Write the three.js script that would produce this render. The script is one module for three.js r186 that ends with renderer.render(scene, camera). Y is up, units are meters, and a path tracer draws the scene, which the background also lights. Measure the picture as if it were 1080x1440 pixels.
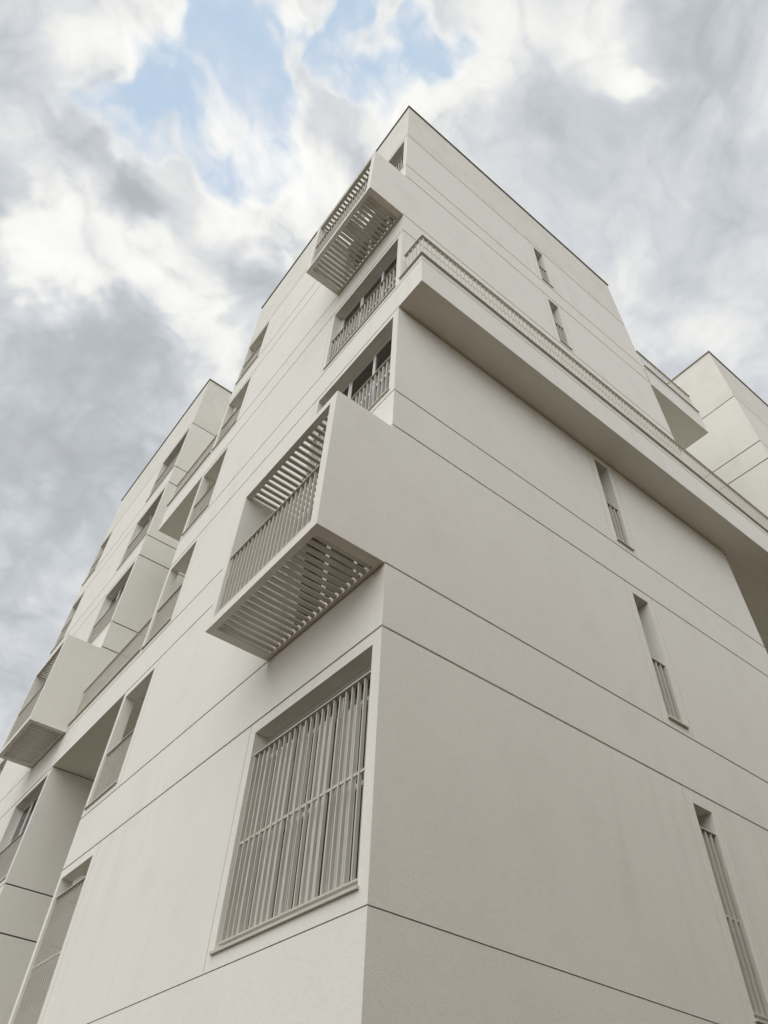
import * as THREE from 'three';
import { mergeGeometries } from 'three/addons/utils/BufferGeometryUtils.js';

// ------------------------------------------------------------------ camera
const Y0 = 3.283;                       // height of the first floor line above the pavement
const scene = new THREE.Scene();
const camera = new THREE.PerspectiveCamera(71.14, 1080 / 1440, 0.05, 600);
camera.position.set(3.9852, Y0 - 1.6834, 2.9276);
camera.matrixAutoUpdate = true;
{
  const m = new THREE.Matrix4().makeBasis(
    new THREE.Vector3(0.61032, 0.05149, -0.79048),
    new THREE.Vector3(0.56629, 0.66942, 0.48082),
    new THREE.Vector3(0.55392, -0.7411, 0.3794));
  camera.quaternion.setFromRotationMatrix(m);
}
camera.setViewOffset(1080, 1440, 16.55, 7.59, 1080, 1440);
camera.updateMatrixWorld();

const renderer = new THREE.WebGLRenderer({ antialias: true });
renderer.setSize(768, 1024);
renderer.toneMapping = THREE.LinearToneMapping;
renderer.toneMappingExposure = 1.60;
renderer.shadowMap.enabled = true;

// ------------------------------------------------------------------ noise
let seedState = 20417;
const rnd = () => { seedState = (seedState * 1664525 + 1013904223) >>> 0; return seedState / 4294967296; };
const clamp = (v, a = 0, b = 1) => Math.min(b, Math.max(a, v));
const smooth = (a, b, v) => { const t = clamp((v - a) / (b - a)); return t * t * (3 - 2 * t); };
const mix = (a, b, t) => a + (b - a) * t;
const PERM = new Float32Array(65536);
for (let i = 0; i < 65536; i++) PERM[i] = rnd() * 2 - 1;
function vnoise(x, y, z = 0, wrap = 0) {         // value noise, wraps in x and y when wrap > 0
  const xi = Math.floor(x), yi = Math.floor(y), zi = Math.floor(z);
  let fx = x - xi, fy = y - yi, fz = z - zi;
  fx = fx * fx * fx * (fx * (fx * 6 - 15) + 10); fy = fy * fy * fy * (fy * (fy * 6 - 15) + 10); fz = fz * fz * (3 - 2 * fz);
  const h = (a, b, c) => {
    if (wrap) { a = ((a % wrap) + wrap) % wrap; b = ((b % wrap) + wrap) % wrap; }
    return PERM[(Math.imul(a, 73856093) ^ Math.imul(b, 19349663) ^ Math.imul(c, 83492791)) >>> 3 & 65535];
  };
  const l = (c) => {
    const a0 = h(xi, yi, c), a1 = h(xi + 1, yi, c), b0 = h(xi, yi + 1, c), b1 = h(xi + 1, yi + 1, c);
    return (a0 + (a1 - a0) * fx) * (1 - fy) + (b0 + (b1 - b0) * fx) * fy;
  };
  if (fz === 0) return l(zi);
  return l(zi) * (1 - fz) + l(zi + 1) * fz;
}
function fbm(x, y, z, oct, gain = 0.5) {
  let s = 0, a = 1, n = 0;
  for (let i = 0; i < oct; i++) { s += a * vnoise(x, y, z); n += a; a *= gain; x = x * 2.03 + 17.3; y = y * 2.03 - 9.1; z = z * 2.03 + 4.7; }
  return s / n;
}

function billow(x, y, z, oct, gain = 0.55) {
  let s = 0, a = 1, n = 0;
  for (let i = 0; i < oct; i++) { s += a * (Math.abs(vnoise(x, y, z)) * 2.6 - 0.75); n += a; a *= gain; const t = x * 2.1 + 5.3; x = y * 2.1 - 3.7; y = t; z = z * 2 + 4.7; }
  return s / n;
}

// ------------------------------------------------------------------ sky: one broken cloud layer
const SKY_GAIN = 0.745;
function makeSky() {
  const W = 2048, H = 2048, data = new Float32Array(W * H * 4);
  // openings and thick or thin places of the cloud layer: direction (x, y, z), radius in radians, strength
  const B = (x, y, z, r, s) => { const l = Math.hypot(x, y, z); return [x / l, y / l, z / l, r, s]; };
  const gaps = SKY_GAPS.map((b) => B(...b)), lights = SKY_LIGHTS.map((b) => B(...b));
  const union = (list, x, y, z) => {
    let s = 1;
    for (const b of list) {
      const d = ((x - b[0]) ** 2 + (y - b[1]) ** 2 + (z - b[2]) ** 2) / (b[3] * b[3]);
      if (d < 6) s *= 1 - b[4] * Math.exp(-d * d * 0.8);
    }
    return 1 - s;
  };
  const sum = (list, x, y, z) => {
    let s = 0;
    for (const b of list) {
      const d = ((x - b[0]) ** 2 + (y - b[1]) ** 2 + (z - b[2]) ** 2) / (b[3] * b[3]);
      if (d < 8) s += b[4] * Math.exp(-d);
    }
    return s;
  };
  for (let j = 0; j < H; j++) {
    const el = ((j + 0.5) / H - 0.5) * Math.PI, dy = Math.sin(el), ce = Math.cos(el);
    for (let i = 0; i < W; i++) {
      const k = (j * W + i) * 4;
      if (dy < -0.02) { data[k] = 0.30; data[k + 1] = 0.29; data[k + 2] = 0.27; data[k + 3] = 1; continue; }
      const az = ((i + 0.5) / W - 0.5) * 2 * Math.PI, dx = Math.cos(az) * ce, dz = Math.sin(az) * ce;
      const px = dx / (Math.max(dy, 0) + 0.35), pz = dz / (Math.max(dy, 0) + 0.35);
      const w1 = fbm(px * 3.4 + 3.1, pz * 3.4, 1.5, 4), w2 = fbm(px * 3.4 - 7.7, pz * 3.4 + 5.2, 8.5, 4);
      const q1 = fbm(px * 14 + 1.1 + w1, pz * 14, 2.5, 4, 0.6), q2 = fbm(px * 14 - 3.7, pz * 14 + 9.2 + w2, 6.5, 4, 0.6);
      const big = fbm(px * 2.4 + w1 * 0.5 + 11, pz * 2.4 + w2 * 0.5, 3.3, 4, 0.5);
      const fine = 0.55 * fbm(px * 13 + w1 * 1.4, pz * 13 + w2 * 1.4, 5.1, 7, 0.64) + 0.45 * billow(px * 11 + w1 * 1.1 + q1 * 0.25, pz * 11 + w2 * 1.1 + q2 * 0.25, 7.7, 6, 0.6);
      const jx = w1 * 0.05 + q1 * 0.065, jz = w2 * 0.05 + q2 * 0.065;
      const gap = union(gaps, dx + jx, dy, dz + jz);
      const wild = smooth(0.18, 0.5, -big) * 0.25;                  // thin places elsewhere in the layer
      const cover = smooth(0.08, 0.90, 1.0 - gap * 1.02 - wild * 0.6 + (fine + q1 * 0.4) * (0.30 + gap * 0.80));
      const light = sum(lights, dx + w1 * 0.02 + q1 * 0.055, dy, dz + w2 * 0.02 + q2 * 0.055);
      const active = smooth(0.02, 0.2, light) * 0.55 + smooth(0.05, 0.4, gap) * 0.3 + 0.38;
      let b = 0.55 + 0.06 * big + light + (0.62 * fine + 0.06 * q1) * active;
      b += 0.17 * smooth(0.02, 0.5, gap);                           // thin cloud round the openings lets more light through
      if (b > 0.66) b = 0.66 + 0.19 * (1 - Math.exp(-(b - 0.66) / 0.19));
      if (b < 0.48) b = 0.48 - 0.12 * (1 - Math.exp(-(0.48 - b) / 0.12));
      const t = smooth(0.48, 0.8, b);
      const cr = b * mix(0.94, 1.0, t), cg = b * mix(0.99, 0.997, t), cb = b * mix(1.05, 0.965, t);
      const hz = 1 - smooth(0.0, 0.5, dy);
      const br = mix(0.425, 0.5, hz) + 0.10 * smooth(-0.3, 0.6, q1 + fine), bg = mix(0.535, 0.62, hz) + 0.06 * smooth(-0.3, 0.6, q1 + fine), bb = mix(0.665, 0.7, hz) + 0.03 * smooth(-0.3, 0.6, q1 + fine);
      data[k] = mix(br, cr, cover) * SKY_GAIN; data[k + 1] = mix(bg, cg, cover) * SKY_GAIN; data[k + 2] = mix(bb, cb, cover) * SKY_GAIN; data[k + 3] = 1;
    }
  }
  const t = new THREE.DataTexture(data, W, H, THREE.RGBAFormat, THREE.FloatType);
  t.mapping = THREE.EquirectangularReflectionMapping;
  t.magFilter = THREE.LinearFilter; t.minFilter = THREE.LinearFilter;
  t.wrapS = THREE.RepeatWrapping;
  t.needsUpdate = true;
  return t;
}
const SKY_GAPS = [
  [-0.291, 0.956, 0.040, 0.070, 0.97], [-0.336, 0.942, 0.015, 0.065, 0.99], [-0.324, 0.946, -0.028, 0.043, 0.92], [-0.312, 0.950, 0.026, 0.057, 0.90], [-0.251, 0.968, 0.027, 0.043, 0.85],
  [-0.366, 0.930, 0.025, 0.044, 0.85], [-0.348, 0.936, 0.057, 0.043, 0.65], [-0.351, 0.930, 0.106, 0.053, 0.66], [-0.390, 0.910, 0.140, 0.038, 0.52], [-0.409, 0.907, 0.103, 0.030, 0.45],
  [-0.163, 0.986, -0.027, 0.036, 0.85], [-0.197, 0.978, -0.063, 0.034, 0.80], [-0.198, 0.980, -0.027, 0.026, 0.60], [-0.118, 0.988, -0.096, 0.035, 0.80], [-0.139, 0.982, -0.131, 0.032, 0.75],
  [-0.179, 0.977, -0.115, 0.032, 0.60], [-0.113, 0.983, -0.147, 0.024, 0.50], [-0.258, 0.964, 0.066, 0.031, 0.55], [-0.339, 0.937, -0.087, 0.022, 0.45],
];
const SKY_LIGHTS = [
  [-0.581, 0.805, 0.118, 0.040, 0.40], [-0.555, 0.827, 0.091, 0.039, 0.30], [-0.502, 0.864, 0.037, 0.042, 0.40], [-0.508, 0.860, -0.044, 0.035, 0.36], [-0.494, 0.858, 0.136, 0.042, 0.28],
  [-0.536, 0.831, 0.150, 0.036, 0.23], [-0.394, 0.919, -0.023, 0.036, 0.23], [-0.384, 0.919, -0.093, 0.046, 0.25], [-0.428, 0.904, -0.015, 0.032, 0.13], [-0.426, 0.903, 0.061, 0.024, 0.11],
  [-0.271, 0.954, 0.130, 0.053, 0.17], [-0.339, 0.921, 0.192, 0.052, 0.15], [-0.304, 0.940, 0.154, 0.044, 0.11], [-0.271, 0.958, 0.095, 0.032, 0.14], [-0.203, 0.979, 0.015, 0.024, 0.28],
  [-0.255, 0.967, -0.021, 0.023, 0.28], [-0.304, 0.951, -0.056, 0.027, 0.33], [-0.331, 0.939, -0.098, 0.040, 0.27], [-0.170, 0.982, -0.085, 0.024, 0.28], [-0.211, 0.967, -0.141, 0.053, 0.24],
  [-0.145, 0.974, -0.176, 0.043, 0.24], [-0.071, 0.984, -0.165, 0.045, 0.17], [-0.026, 0.980, -0.199, 0.054, 0.08], [0.014, 0.945, -0.326, 0.020, 0.43], [0.024, 0.957, -0.290, 0.032, 0.14],
  [0.009, 0.968, -0.252, 0.040, 0.10], [-0.221, 0.971, 0.089, 0.044, -0.10], [-0.406, 0.880, 0.245, 0.043, -0.10], [-0.530, 0.828, 0.185, 0.033, -0.10], [-0.429, 0.889, 0.161, 0.037, -0.10],
  [-0.450, 0.890, 0.070, 0.027, -0.19], [-0.619, 0.785, 0.035, 0.090, -0.08], [-0.454, 0.889, -0.054, 0.041, -0.11], [-0.708, 0.703, 0.062, 0.136, -0.06], [-0.669, 0.743, -0.030, 0.153, -0.04],
  [-0.801, 0.597, -0.052, 0.148, -0.05], [-0.091, 0.969, -0.230, 0.056, -0.03], [0.040, 0.932, -0.360, 0.062, -0.06], [0.105, 0.929, -0.355, 0.050, -0.05], [-0.116, 0.926, -0.360, 0.116, -0.02],
  [-0.088, 0.839, -0.537, 0.057, -0.06], [-0.562, 0.821, -0.100, 0.042, 0.15], [-0.527, 0.844, -0.096, 0.042, 0.21], [-0.185, 0.941, -0.283, 0.079, 0.10], [-0.164, 0.881, -0.444, 0.060, 0.11],
  [-0.114, 0.818, -0.563, 0.058, 0.10],
];
const skyTexture = makeSky();
scene.background = skyTexture;
scene.environment = skyTexture;

// ------------------------------------------------------------------ sun behind the cloud
const sun = new THREE.DirectionalLight(new THREE.Color(1.0, 0.98, 0.945), 1.5);
sun.position.set(13, 47, 29);
sun.target.position.set(-2, 8, -2);
sun.castShadow = true;
sun.shadow.radius = 150;
sun.shadow.mapSize.set(2048, 2048);
Object.assign(sun.shadow.camera, { left: -40, right: 40, top: 40, bottom: -40, near: 1, far: 150 });
scene.add(sun, sun.target);

// ------------------------------------------------------------------ textures and materials
function tileTexture(size, fn, srgb) {
  const d = new Uint8Array(size * size * 4);
  for (let j = 0; j < size; j++) for (let i = 0; i < size; i++) {
    const c = fn(i / size, j / size), k = (j * size + i) * 4;
    d[k] = clamp(c[0]) * 255; d[k + 1] = clamp(c[1]) * 255; d[k + 2] = clamp(c[2]) * 255; d[k + 3] = 255;
  }
  const t = new THREE.DataTexture(d, size, size);
  t.wrapS = t.wrapT = THREE.RepeatWrapping; t.magFilter = THREE.LinearFilter; t.minFilter = THREE.LinearMipmapLinearFilter; t.generateMipmaps = true;
  if (srgb) t.colorSpace = THREE.SRGBColorSpace;
  t.needsUpdate = true;
  return t;
}
const tfbm = (u, v, f, oct, z = 0, gain = 0.5) => {   // tiling fbm
  let s = 0, a = 1, n = 0;
  for (let i = 0; i < oct; i++) { s += a * vnoise(u * f, v * f, z + i * 3, f); n += a; a *= gain; f *= 2; }
  return s / n;
};
const renderStain = tileTexture(1024, (u, v) => {     // painted mineral render, one tile is 7 m
  const cloud = tfbm(u, v, 5, 5, 1), patch = tfbm(u, v, 14, 4, 20), grain = tfbm(u, v, 256, 2, 40);
  const streak = tfbm(u, v, 3, 3, 90);
  const runs = vnoise(u * 90, v * 6, 7, 90 * 6) * 0.5 + vnoise(u * 40, v * 4, 9, 40 * 4) * 0.5;
  const dirt = smooth(0.0, 0.9, patch + cloud * 0.5) * 0.016 + smooth(-0.2, 0.5, streak) * smooth(0.0, 0.7, runs) * 0.018;
  const l = 0.900 + cloud * 0.014 + grain * 0.012 - dirt;
  return [l * 0.995, l * 0.987 - dirt * 0.03, l * 0.953 - dirt * 0.12];
}, true);
renderStain.repeat.set(1 / 7, 1 / 7);
const renderBump = tileTexture(1024, (u, v) => { const g = 0.5 + 0.3 * tfbm(u, v, 200, 3, 60, 0.7) + 0.1 * tfbm(u, v, 6, 3, 70); return [g, g, g]; });
renderBump.repeat.set(1 / 1.5, 1 / 1.5);
const wallMat = new THREE.MeshStandardMaterial({ color: 0xffffff, map: renderStain, bumpMap: renderBump, bumpScale: 0.0018, roughness: 0.88 });
const parapetStainShade = tileTexture(512, (u, v) => {     // same render under the roof edge: yellowed blotches, duller light painted into the base
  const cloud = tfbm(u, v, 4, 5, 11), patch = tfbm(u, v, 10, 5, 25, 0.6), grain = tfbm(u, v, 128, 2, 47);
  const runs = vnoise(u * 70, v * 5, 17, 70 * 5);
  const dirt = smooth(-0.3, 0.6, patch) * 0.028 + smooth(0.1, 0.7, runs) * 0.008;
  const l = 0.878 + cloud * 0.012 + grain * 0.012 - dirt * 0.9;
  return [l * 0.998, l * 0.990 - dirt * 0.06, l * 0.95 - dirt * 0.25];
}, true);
parapetStainShade.repeat.set(1 / 4, 1 / 4);
const parapetMat = new THREE.MeshStandardMaterial({ color: 0xffffff, map: parapetStainShade, bumpMap: renderBump, bumpScale: 0.0018, roughness: 0.88 });
const metalTex = tileTexture(256, (u, v) => { const l = 0.77 + 0.03 * tfbm(u, v, 8, 4, 5) + 0.015 * tfbm(u, v, 90, 2, 8); return [l, l * 0.975, l * 0.92]; }, true);
const metalMat = new THREE.MeshStandardMaterial({ color: 0xffffff, map: metalTex, roughness: 0.5, metalness: 0.0 });
const copingMat = new THREE.MeshStandardMaterial({ color: new THREE.Color(0.26, 0.235, 0.20), roughness: 0.5 });
const frameMat = new THREE.MeshStandardMaterial({ color: new THREE.Color(0.66, 0.655, 0.63), roughness: 0.4 });
const glassMat = new THREE.MeshPhysicalMaterial({ color: new THREE.Color(0.45, 0.47, 0.455), roughness: 0.03, transmission: 1, thickness: 0, ior: 1.5 });  // grey tint stands in for the dimness of the pale rooms behind
const blindMat = new THREE.MeshStandardMaterial({ color: new THREE.Color(0.66, 0.665, 0.66), roughness: 0.7 });
const roomMat = new THREE.MeshStandardMaterial({ color: new THREE.Color(0.72, 0.71, 0.68), roughness: 0.9 });
const sealMat = new THREE.MeshStandardMaterial({ color: new THREE.Color(0.06, 0.052, 0.044), roughness: 0.8 });
const jointMat = new THREE.MeshStandardMaterial({ color: new THREE.Color(0.5, 0.49, 0.45), roughness: 0.9 });

// ------------------------------------------------------------------ helpers
function worldUV(g) {                                  // uv in metres, taken from the flat faces
  g = g.index ? g.toNonIndexed() : g;
  g.computeVertexNormals();
  const p = g.attributes.position, n = g.attributes.normal, uv = new Float32Array(p.count * 2);
  for (let i = 0; i < p.count; i++) {
    const ax = Math.abs(n.getX(i)), ay = Math.abs(n.getY(i)), az = Math.abs(n.getZ(i));
    if (ay > ax && ay > az) { uv[2 * i] = p.getX(i); uv[2 * i + 1] = p.getZ(i); }
    else if (ax > az) { uv[2 * i] = -p.getZ(i) + 3.37; uv[2 * i + 1] = p.getY(i); }
    else { uv[2 * i] = p.getX(i); uv[2 * i + 1] = p.getY(i); }
  }
  g.setAttribute('uv', new THREE.BufferAttribute(uv, 2));
  return g;
}
function box(x0, x1, y0, y1, z0, z1) {
  const g = new THREE.BoxGeometry(x1 - x0, y1 - y0, z1 - z0);
  g.translate((x0 + x1) / 2, (y0 + y1) / 2, (z0 + z1) / 2);
  return worldUV(g);
}
function plate(u0, u1, y0, y1, t, holes) {             // sheet in local xy with openings, front face at z = 0
  const s = new THREE.Shape([[u0, y0], [u1, y0], [u1, y1], [u0, y1]].map((p) => new THREE.Vector2(...p)));
  for (const [a, b, c, d] of holes || []) s.holes.push(new THREE.Path([[a, c], [a, d], [b, d], [b, c]].map((p) => new THREE.Vector2(...p))));
  const g = new THREE.ExtrudeGeometry(s, { depth: t, bevelEnabled: false });
  g.translate(0, 0, -t);
  return g;
}
const plateZ = (x0, x1, y0, y1, t, holes, z = 0) => worldUV(plate(x0, x1, y0, y1, t, holes).translate(0, 0, z));
function plateX(z0, z1, y0, y1, t, holes, x = 0) {     // z0 > z1, front face looks along +x
  const g = plate(-z0, -z1, y0, y1, t, (holes || []).map(([a, b, c, d]) => [-a, -b, c, d]));
  g.rotateY(Math.PI / 2).translate(x, 0, 0);
  return worldUV(g);
}
function mesh(name, geometries, material, parent) {
  const list = Array.isArray(geometries) ? geometries : [geometries];
  const g = list.length > 1 ? mergeGeometries(list.map((q) => { q = q.index ? q.toNonIndexed() : q; for (const a of Object.keys(q.attributes)) if (!['position', 'normal', 'uv'].includes(a)) q.deleteAttribute(a); return q; })) : list[0];
  const m = new THREE.Mesh(g, material);
  m.name = name; m.castShadow = m.receiveShadow = true;
  parent.add(m);
  return m;
}
function group(name, parent, x = 0, y = 0, z = 0, turn = 0) {
  const g = new THREE.Group(); g.name = name; g.position.set(x, y, z); g.rotation.y = turn; parent.add(g);
  return g;
}
function tag(o, label, category, extra) { Object.assign(o.userData, { label, category }, extra || {}); return o; }

// storey lines: slab top F(k), top of the wall panel P(k)
const S = 3.0, PH = 2.2485, GAP = 0.014, ROOF = 19.888;
const F = (k) => Y0 + S * k, P = (k) => F(k) + PH;
const J = (k) => (k ? 0.0105 + 0.0018 * k : 0.0036);                     // half the width of the open joint at storey k
const T = 0.3;                                         // thickness of the facade shell

// ------------------------------------------------------------------ shared small geometry
const PITCH = 0.0905;
const barCache = new Map();
function barGeometry(h, w, d) {
  const k = h.toFixed(3) + w + d;
  if (!barCache.has(k)) barCache.set(k, box(-w / 2, w / 2, 0, h, -d / 2, d / 2));
  return barCache.get(k);
}
function bars(name, parent, x0, x1, y0, y1, z, w = 0.011, d = 0.015) {       // evenly spaced upright flats, local axes
  const n = Math.max(1, Math.round((x1 - x0) / PITCH));
  for (let i = 0; i <= n; i++) {
    const m = mesh(name, barGeometry(y1 - y0, w, d), metalMat, parent);
    m.position.set(x0 + (x1 - x0) * i / n, y0, z);
  }
}

// A window in an opening, local axes: x along the wall, y from the slab top, z out of the wall (0 is the wall face)
function makeWindow(parent, o) {
  const g = group(o.name || 'window', parent, o.x || 0, o.y, o.z || 0, o.turn || 0);
  const { u0, u1, b = 0.14, t = 2.11, sashes = 3, depth = 0.16 } = o;
  const f = 0.045, zb = -depth - 0.05, zf = -depth;
  const fr = [box(u0, u1, t - f, t, zb, zf), box(u0, u1, b, b + f, zb, zf), box(u0, u0 + f, b + f, t - f, zb, zf), box(u1 - f, u1, b + f, t - f, zb, zf)];
  mesh('frame', fr, frameMat, g);
  const w = (u1 - u0 - 2 * f) / sashes;
  for (let i = 0; i < sashes; i++) {
    const a = u0 + f + i * w, c = a + w, m = 0.035, za = zf - 0.008 - (i % 2) * 0.012;
    const tr = o.transom;
    const s = [box(a, c, t - f - m, t - f - 0.002, zb + 0.004, za), box(a, c, b + f + 0.002, b + f + m, zb + 0.004, za),
      box(a, a + m, b + f + m, t - f - m, zb + 0.004, za), box(c - m, c, b + f + m, t - f - m, zb + 0.004, za)];
    if (tr) s.push(box(a + m, c - m, tr, tr + 0.045, zb + 0.004, za - 0.002));
    mesh('sash', s, frameMat, g);
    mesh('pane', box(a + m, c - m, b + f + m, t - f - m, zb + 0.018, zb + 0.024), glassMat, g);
    if (o.shutters) {                                  // a leaf of upright slats folded against the sash
      const z = zf + 0.03, q0 = a + 0.035 + 0.02 * (i % 2), q1 = c - 0.05 - 0.04 * ((i + 1) % 2), n = 6, hi = t - 0.30 - 0.05 * i, lo = b + 0.07;
      for (const y of [hi, lo, (hi + lo) / 2]) mesh('shutter_rail', box(q0, q1, y, y + 0.04, z - 0.02, z), frameMat, g);
      for (let j = 0; j <= n; j++) { const m2 = mesh('shutter_slat', barGeometry(hi - lo, 0.032, 0.010), frameMat, g); m2.position.set(q0 + 0.02 + (q1 - q0 - 0.04) * j / n, lo, z + 0.008); m2.rotation.y = 0.05 + 0.3 * i + 0.7 * rnd(); }
    }
    const bl = o.blinds && o.blinds[i % o.blinds.length];
    if (bl) mesh('blind', box(a + 0.01, c - 0.01, bl[0], bl[1], zb - 0.035, zb - 0.03), blindMat, g);
  }
  if (o.sill !== false) mesh('sill', box(u0 - 0.03, u1 + 0.02, b - 0.022, b, -depth - 0.01, 0.024), metalMat, g);
  if (o.rail) {
    const r0 = u0 + 0.05, r1 = u1 - 0.02, zr = -0.035;
    mesh('guard_rail', [box(r0 - 0.012, r1 + 0.012, o.rail, o.rail + 0.012, zr - 0.03, zr + 0.03)], metalMat, g);
    mesh('guard_rail', box(r0 - 0.012, r1 + 0.012, b + 0.045, b + 0.06, zr - 0.026, zr + 0.026), metalMat, g);
    if (o.mid) mesh('guard_rail', box(r0 - 0.008, r1 + 0.008, o.mid - 0.012, o.mid + 0.012, zr - 0.008, zr + 0.006), metalMat, g);
    bars('guard_bar', g, r0, r1, b + 0.06, o.rail, zr, 0.014, 0.030);
  }
  return g;
}

// A slatted box balcony, local axes: x from -2.1 to 0, z from 0 (wall) to 0.79, y from the slab top
function makeBoxBalcony(parent, x, y) {
  const g = group('box_balcony', parent, x, y, 0);
  const L = -2.105, D = 0.792, H = 2.19, w = 0.125;
  const shift = (q) => { const uv = q.attributes.uv, p = q.attributes.position; for (let i = 0; i < p.count; i++) uv.setY(i, uv.getY(i) + y); return q; };
  mesh('side_panel', shift(box(-w, 0, 0.0, H, 0.0005, D)), wallMat, g);
  mesh('side_panel', shift(box(L, L + w, 0.0, H, 0.0005, D)), wallMat, g);
  mesh('front_beam', box(L + w, -w, 0.0, 0.125, D - 0.075, D - 0.001), wallMat, g);
  mesh('front_beam', box(L + w, -w, H - 0.115, H - 0.001, D - 0.075, D - 0.001), wallMat, g);
  mesh('back_beam', box(L + w, -w, 0.0, 0.10, 0.001, 0.045), wallMat, g);
  mesh('back_beam', box(L + w, -w, H - 0.115, H - 0.001, 0.001, 0.045), wallMat, g);
  const n = 19, a = L + w, c = -w, p = (c - a) / n;
  const fs = box(-0.029, 0.029, 0, 0.02, 0.046, D - 0.076), cs = box(-0.025, 0.025, 0, 0.02, 0.046, D - 0.076);
  for (let i = 0; i < n; i++) {
    const f = mesh('floor_slat', fs, metalMat, g); f.position.set(a + p * (i + 0.5), 0.03, 0);
    const q = mesh('roof_slat', cs, metalMat, g); q.position.set(a + p * (i + 0.5), H - 0.07, 0);
  }
  const zr = D - 0.04;
  mesh('handrail', box(a + 0.002, c - 0.002, 1.0, 1.012, zr - 0.03, zr + 0.03), metalMat, g);
  mesh('bottom_rail', box(a + 0.002, c - 0.002, 0.165, 0.18, zr - 0.025, zr + 0.025), metalMat, g);
  bars('baluster', g, a + 0.04, c - 0.04, 0.18, 1.0, zr, 0.014, 0.030);
  return g;
}

// A railing on a kerb along local x, outer face of the kerb at z = 0
function makeRailing(parent, o) {
  const g = group('balcony_railing', parent, o.x, o.y, o.z, o.turn || 0);
  const { u0, u1 } = o;
  mesh('kerb', box(u0, u1, 0.024, 0.17, -0.14, -0.001), wallMat, g);
  mesh('joint_seal', box(u0 + 0.01, u1 - 0.01, 0.001, 0.0235, -0.12, -0.025), sealMat, g);
  mesh('flashing', box(u0, u1 + (o.over || 0), 0.17, 0.19, -0.16, 0.035 ), metalMat, g);
  const zr = -0.035;
  mesh('handrail', box(u0 + 0.01, u1 + (o.railOver || -0.01), 0.99, 1.003, zr - 0.03, zr + 0.03), metalMat, g);
  bars('baluster', g, u0 + 0.06, u1 - 0.045, 0.19, 0.99, zr);
  for (let u = u0 + 0.9; u < u1; u += 1.81) for (const q of [-0.04, 0.04]) mesh('bracket', box(u + q - 0.012, u + q + 0.012, 0.19, 0.225, zr - 0.012, zr + 0.012), copingMat, g);
  return g;
}

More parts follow.
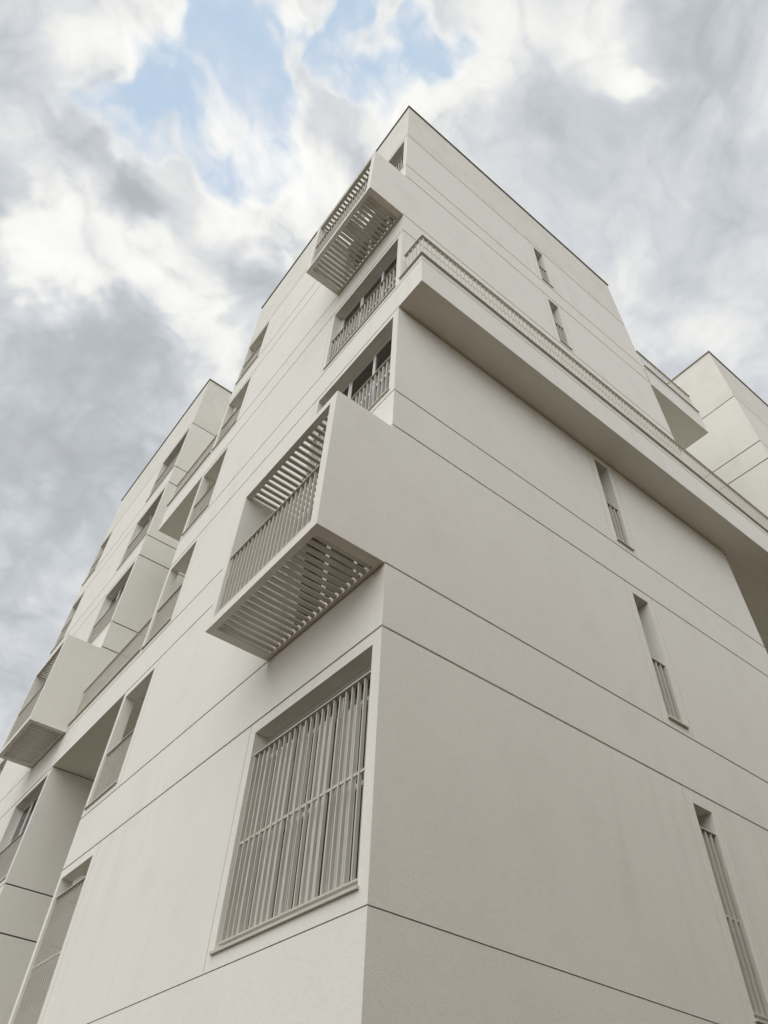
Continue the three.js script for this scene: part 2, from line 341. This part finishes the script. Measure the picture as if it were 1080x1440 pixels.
// ------------------------------------------------------------------ one block of the apartment building
// front face z = 0 from x0 - 7.51 to x0, side face x = x0 from z = 0 to -8.01
const WU0 = -2.07, WU1 = -0.12, LU0 = -7.40, LU1 = -6.26, EDGE = -7.51, DEPTH = -8.01, JX = -2.19, JL = -6.11;
const SL0 = -4.29, SL1 = -4.625, SJ0 = -4.155, SJ1 = -4.745;
function makeBlock(name, x0, opts) {
  const b = group(name, scene, x0, 0, 0);
  // local x: shift world uv by x0 so that two blocks do not repeat
  const v = 0.006;
  // ground storey, set back a little
  mesh('base_wall', [box(EDGE, -0.004, 0, Y0 - J(0), -T, -0.004), box(-T, -0.004, 0, Y0 - J(0), DEPTH, -T)], wallMat, b);
  for (let k = 0; k < 6; k++) {
    const h = J(k), h1 = J(k + 1), y0 = F(k) + h, y1 = P(k) - h1;
    const isBox = opts.boxes.includes(k);
    const big = [WU0, WU1, F(k) + (isBox ? 0.03 : 0.14), F(k) + 2.11];
    const side = opts.slits.includes(k);
    // corner panel: window surround on the front and the blank wall round the corner, one piece
    const sideEnd = opts.slits.length ? SJ0 + v : DEPTH;
    mesh('corner_panel', [plateZ(JX + v, 0, y0, y1, T, [big]), plateX(-T, sideEnd, y0, y1, T)], wallMat, b);
    mesh('joint_filler', box(JX - v, JX + v, y0, y1, -0.05, -0.012), jointMat, b);
    mesh('wall_panel', plateZ(JL + v, JX - v, y0, y1, T), wallMat, b);
    mesh('joint_filler', box(JL - v, JL + v, y0, y1, -0.05, -0.012), jointMat, b);
    mesh('window_panel', plateZ(EDGE, JL - v, y0, y1, 0.17, [[LU0, LU1, F(k) + 0.14, F(k) + 2.11]]), wallMat, b);
    if (opts.slits.length) {
      mesh('joint_filler', box(-0.05, -0.012, y0, y1, SJ0 - v, SJ0 + v), jointMat, b);
      mesh('slit_panel', plateX(SJ0 - v, SJ1 + v, y0, y1, T, side ? [[SL0, SL1, F(k) + 0.14, F(k) + 2.09]] : []), wallMat, b);
      mesh('joint_filler', box(-0.05, -0.012, y0, y1, SJ1 - v, SJ1 + v), jointMat, b);
      mesh('wall_panel', plateX(SJ1 - v, DEPTH, y0, y1, T), wallMat, b);
    }
    // band at the slab above
    if (k < 5) mesh('band_panel', [plateZ(EDGE, 0, P(k) + h1, F(k + 1) - h1, T), plateX(-T, DEPTH, P(k) + h1, F(k + 1) - h1, T)], wallMat, b);
    for (const [y, q] of [[F(k), h], [P(k), h1]]) mesh('joint_seal', [box(EDGE + 0.01, -0.028, y - q + 0.001, y + q - 0.001, -0.16, -0.028), box(-0.16, -0.028, y - q + 0.001, y + q - 0.001, DEPTH + 0.01, -0.16)], sealMat, b);
    // loggia behind the window at the far end
    mesh('loggia_wall', [box(EDGE, JL + 0.3, F(k) - 0.025, P(k) + 0.025, -1.55, -1.35)], wallMat, b);
    mesh('loggia_cheek', box(LU1 + 0.03, JL + 0.3, F(k) - 0.025, P(k) + 0.025, -1.349, -T - 0.001), wallMat, b);
    mesh('loggia_side', box(EDGE, EDGE + 0.12, F(k) - 0.025, P(k) + 0.025, -1.349, -0.52), wallMat, b);
    mesh('loggia_cheek', box(LU1 + 0.03, JL - v - 0.001, y0, y1, -T, -0.171), wallMat, b);
    // windows
    makeWindow(b, { y: F(k), u0: WU0, u1: WU1, b: isBox ? 0.03 : 0.14, sill: !isBox,
      rail: isBox ? 0 : k === 0 ? 1.84 : 1.0, mid: k === 0 ? 0.995 : 0, transom: k === 0 ? 0 : isBox ? 0 : 1.06,
      shutters: k === 0, blinds: k === 0 ? null : isBox ? [null, [0.1, 0.9], null] : [[0.18, 1.08], [0.18, 1.05], [0.18, 1.08]] });
    if (isBox) makeBoxBalcony(b, 0, F(k));
    const lg = group('loggia_guard', b, 0, F(k), 0);
    mesh('sill', box(LU0 - 0.03, LU1 + 0.02, 0.118, 0.14, -0.17, 0.03), metalMat, lg);
    const top = k === 0 ? 1.84 : 1.0, r0 = LU0 + 0.04, r1 = LU1 - 0.03, zr = -0.035;
    mesh('guard_rail', box(r0 - 0.012, r1 + 0.012, top, top + 0.012, zr - 0.03, zr + 0.03), metalMat, lg);
    mesh('guard_rail', box(r0 - 0.012, r1 + 0.012, 0.185, 0.20, zr - 0.026, zr + 0.026), metalMat, lg);
    if (k === 0) mesh('guard_rail', box(r0, r1, 0.985, 1.007, zr - 0.006, zr + 0.004), metalMat, lg);
    bars('guard_bar', lg, r0, r1, 0.20, top, zr, 0.012, 0.018);
    if (side) {
      const s = group('slit_window', b, 0, F(k), 0, Math.PI / 2);
      const u0 = -SL0, u1 = -SL1, st = 2.09, sr = k === 0 ? 1.83 : 1.0;
      mesh('frame', [box(u0, u0 + 0.04, 0.14, st, -0.25, -0.21), box(u1 - 0.04, u1, 0.14, st, -0.25, -0.21), box(u0 + 0.04, u1 - 0.04, st - 0.04, st, -0.25, -0.21), box(u0 + 0.04, u1 - 0.04, 0.14, 0.18, -0.25, -0.21)], frameMat, s);
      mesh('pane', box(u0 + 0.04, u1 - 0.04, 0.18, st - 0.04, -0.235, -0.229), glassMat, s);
      mesh('sill', box(u0 - 0.015, u1 + 0.03, 0.118, 0.14, -0.2, 0.03), metalMat, s);
      mesh('guard_rail', box(u0 + 0.015, u1 - 0.03, sr, sr + 0.012, -0.065, -0.005), metalMat, s);
      mesh('guard_rail', box(u0 + 0.015, u1 - 0.03, 0.185, 0.2, -0.06, -0.01), metalMat, s);
      if (k === 0) mesh('guard_rail', box(u0 + 0.02, u1 - 0.035, 0.985, 1.007, -0.042, -0.03), metalMat, s);
      bars('guard_bar', s, u0 + 0.03, u1 - 0.04, 0.2, sr, -0.035, 0.02, 0.035);
    }
  }
  // parapet and coping
  const top = Y0 + ROOF;
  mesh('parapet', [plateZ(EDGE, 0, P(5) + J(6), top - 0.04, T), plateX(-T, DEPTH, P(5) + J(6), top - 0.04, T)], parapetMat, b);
  mesh('coping', [box(EDGE - 0.03, 0.035, top - 0.04, top - 0.004, -T - 0.02, 0.035), box(-T - 0.02, 0.035, top - 0.04, top - 0.004, DEPTH - 0.03, -T - 0.02)], copingMat, b);
  // floors of the loggias and the pale rooms behind the facade
  for (let k = 0; k < 6; k++) mesh('loggia_floor', box(EDGE, JL + 0.3, P(k - 1) + 0.02, F(k) - 0.02, -1.35, -T), wallMat, b);
  mesh('loggia_ceiling', box(EDGE, JL + 0.3, P(5) + 0.02, P(5) + 0.5, -1.35, -T), wallMat, b);
  for (let k = 0; k <= 6; k++) mesh('floor_slab', box(JL + 0.3, -T - 0.003, P(k - 1) + 0.03, F(k) - 0.03, DEPTH + 0.01, -T - 0.003), roomMat, b);
  mesh('partition', box(JL + 0.31, -T - 0.003, 0.05, P(5), -3.9, -3.8), roomMat, b);
  mesh('rear_wall', [box(EDGE, JL + 0.29, 0.05, top - 0.1, DEPTH, -1.56), box(JL + 0.29, -T, 0.05, top - 0.1, DEPTH - 0.1, DEPTH)], wallMat, b);
  return b;
}

const tower = makeBlock('apartment_building', 0, { boxes: [1, 4], slits: [0, 1, 2, 4, 5] });
tag(tower, 'pale rendered corner apartment tower with two slatted box balconies and narrow slit windows', 'building');
const wing = makeBlock('apartment_building_001', -11.05, { boxes: [2], slits: [] });
tag(wing, 'pale apartment block joined to the corner tower by balcony slabs, blank side wall', 'building');

// wrap-round balcony on the side street
{
  const g = group('balcony_slab', tower, 0, 0, 0);
  const E = 0.533, END = -12.39;
  mesh('slab', [box(0.001, E, P(2), F(3) - 0.007, END, 0), box(-3.2, 0, P(2) + 0.002, F(3) - 0.007, END, DEPTH - 0.1)], wallMat, g);
  makeRailing(tower, { x: E, y: F(3) - 0.007, z: 0, turn: Math.PI / 2, u0: 0, u1: -END, over: 0 });
  const e = group('balcony_railing', tower, 0, F(3) - 0.007, 0);
  mesh('kerb', box(0.001, E - 0.14, 0.024, 0.17, -0.14, -0.001), wallMat, e);
  mesh('joint_seal', box(0.001, E - 0.03, 0.001, 0.0235, -0.12, -0.025), sealMat, e);
  mesh('flashing', box(0.0, E - 0.14 + 0.175, 0.1705, 0.1895, -0.14, 0.035), metalMat, e);
  mesh('handrail', box(0.06, E - 0.066, 0.99, 1.003, -0.065, -0.005), metalMat, e);
  bars('baluster', e, 0.08, E - 0.09, 0.19, 0.99, -0.035);
}
// balcony between tower and side-street block, high up
{
  const g = group('balcony_slab', tower, 0, 0, 0);
  mesh('slab', box(-2.2, -0.0, P(4), F(5) - 0.007, -10.46, DEPTH - 0.1), wallMat, g);
  makeRailing(tower, { x: 0, y: F(5) - 0.007, z: DEPTH, turn: Math.PI / 2, u0: 0.1, u1: 2.44, over: 0.0 });
  mesh('recess_wall', box(-3.5, -3.2, 0.05, Y0 + ROOF - 0.5, -12.4, DEPTH - 0.1), wallMat, tower);
}
// balconies in the recess between the two front blocks
{
  const g = group('balcony_slab', tower, 0, 0, 0);
  mesh('slab', box(-11.049, EDGE, P(1), F(2) - 0.007, -2.6, 0), wallMat, g);
  makeRailing(tower, { x: 0, y: F(2) - 0.007, z: 0, u0: -11.045, u1: EDGE - 0.001 });
  const u = group('balcony_slab', tower, 0, 0, 0);
  mesh('slab', box(-9.905, EDGE, P(3), F(4) - 0.007, -2.6, 0), wallMat, u);
  makeRailing(tower, { x: 0, y: F(4) - 0.007, z: 0, u0: -9.90, u1: EDGE - 0.001 });
  mesh('recess_wall', box(-11.049, EDGE, 0.05, Y0 + ROOF - 1.5, -4.3, -4.0), wallMat, tower);
}

// block farther along the side street
{
  const b = group('apartment_building_002', scene, 0.553, 0, -12.39);
  const h = J(4), x1 = -8, z1 = -8;
  mesh('base_wall', [plateZ(x1, 0, 0.02, Y0 - h, T), plateX(-T, z1, 0.02, Y0 - h, T)], wallMat, b);
  for (let k = 0; k < 6; k++) {
    mesh('wall_panel', [plateZ(x1, 0, F(k) + h, P(k) - h, T), plateX(-T, z1, F(k) + h, P(k) - h, T)], wallMat, b);
    for (const y of [F(k), P(k)]) mesh('joint_seal', [box(x1, -0.028, y - h + 0.001, y + h - 0.001, -0.16, -0.014), box(-0.16, -0.028, y - h + 0.001, y + h - 0.001, z1, -0.16)], sealMat, b);
    if (k < 5) mesh('band_panel', [plateZ(x1, 0, P(k) + h, F(k + 1) - h, T), plateX(-T, z1, P(k) + h, F(k + 1) - h, T)], wallMat, b);
  }
  const top = Y0 + ROOF;
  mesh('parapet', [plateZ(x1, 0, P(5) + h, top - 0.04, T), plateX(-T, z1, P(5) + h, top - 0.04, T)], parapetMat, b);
  mesh('coping', [box(x1, 0.035, top - 0.04, top - 0.004, -T - 0.02, 0.035), box(-T - 0.02, 0.035, top - 0.04, top - 0.004, z1, -T - 0.02)], copingMat, b);
  mesh('core_wall', box(x1, -T - 0.003, 0.05, top - 0.6, z1, -T - 0.003), wallMat, b);
  tag(b, 'pale rendered block with blank joint-lined walls seen past the end of the long balcony railing', 'building');
}

// ------------------------------------------------------------------ the street
const groundTex = tileTexture(512, (u, v) => { const l = 0.27 + 0.05 * tfbm(u, v, 8, 5, 3) + 0.04 * tfbm(u, v, 128, 2, 13); return [l * 1.13, l * 0.93, l * 0.68]; }, true);
groundTex.repeat.set(1 / 4, 1 / 4);
const groundMat = new THREE.MeshStandardMaterial({ color: 0xffffff, map: groundTex, roughness: 0.95 });
{
  const m = mesh('pavement', box(-150, 150, -0.4, 0, -150, 150), groundMat, scene);
  m.userData.kind = 'structure';
}

// the building across the side street, behind the photographer: it shades the lower part of the side wall
{
  const b = group('street_building', scene, 0, 0, 0);
  const x = 12.4, z0 = 15, z1 = -46, H = 10.8;
  const brick = new THREE.MeshStandardMaterial({ color: new THREE.Color(0.52, 0.385, 0.215), roughness: 0.9 });
  const holes = [], wins = [];
  for (let i = 0; i < 19; i++) for (let k = 0; k < 3; k++) { const a = z0 - 1.2 - i * 3.1; holes.push([a, a - 1.1, 1.0 + k * 3.2, 2.7 + k * 3.2]); wins.push([a, a - 1.1, 1.0 + k * 3.2, 2.7 + k * 3.2]); }
  const g = plate(z1, z0, 0.01, H, 0.3, holes.map(([p, q, c, d]) => [q, p, c, d]));
  g.rotateY(-Math.PI / 2).translate(x, 0, 0);
  mesh('wall', worldUV(g), brick, b);
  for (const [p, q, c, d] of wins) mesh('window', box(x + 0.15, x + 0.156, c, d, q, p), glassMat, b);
  mesh('end_wall', [box(x + 0.3, x + 9, 0.01, H, z0 - 0.3, z0), box(x + 0.3, x + 9, 0.01, H, z1, z1 + 0.3), box(x + 8.7, x + 9, 0.01, H, z1 + 0.3, z0 - 0.3)], brick, b);
  mesh('roof', box(x - 0.25, x + 9.2, H, H + 0.2, z1 - 0.2, z0 + 0.2), copingMat, b);
  tag(b, 'low sand coloured building across the side street, facing the slit windows', 'building');
}

renderer.render(scene, camera);
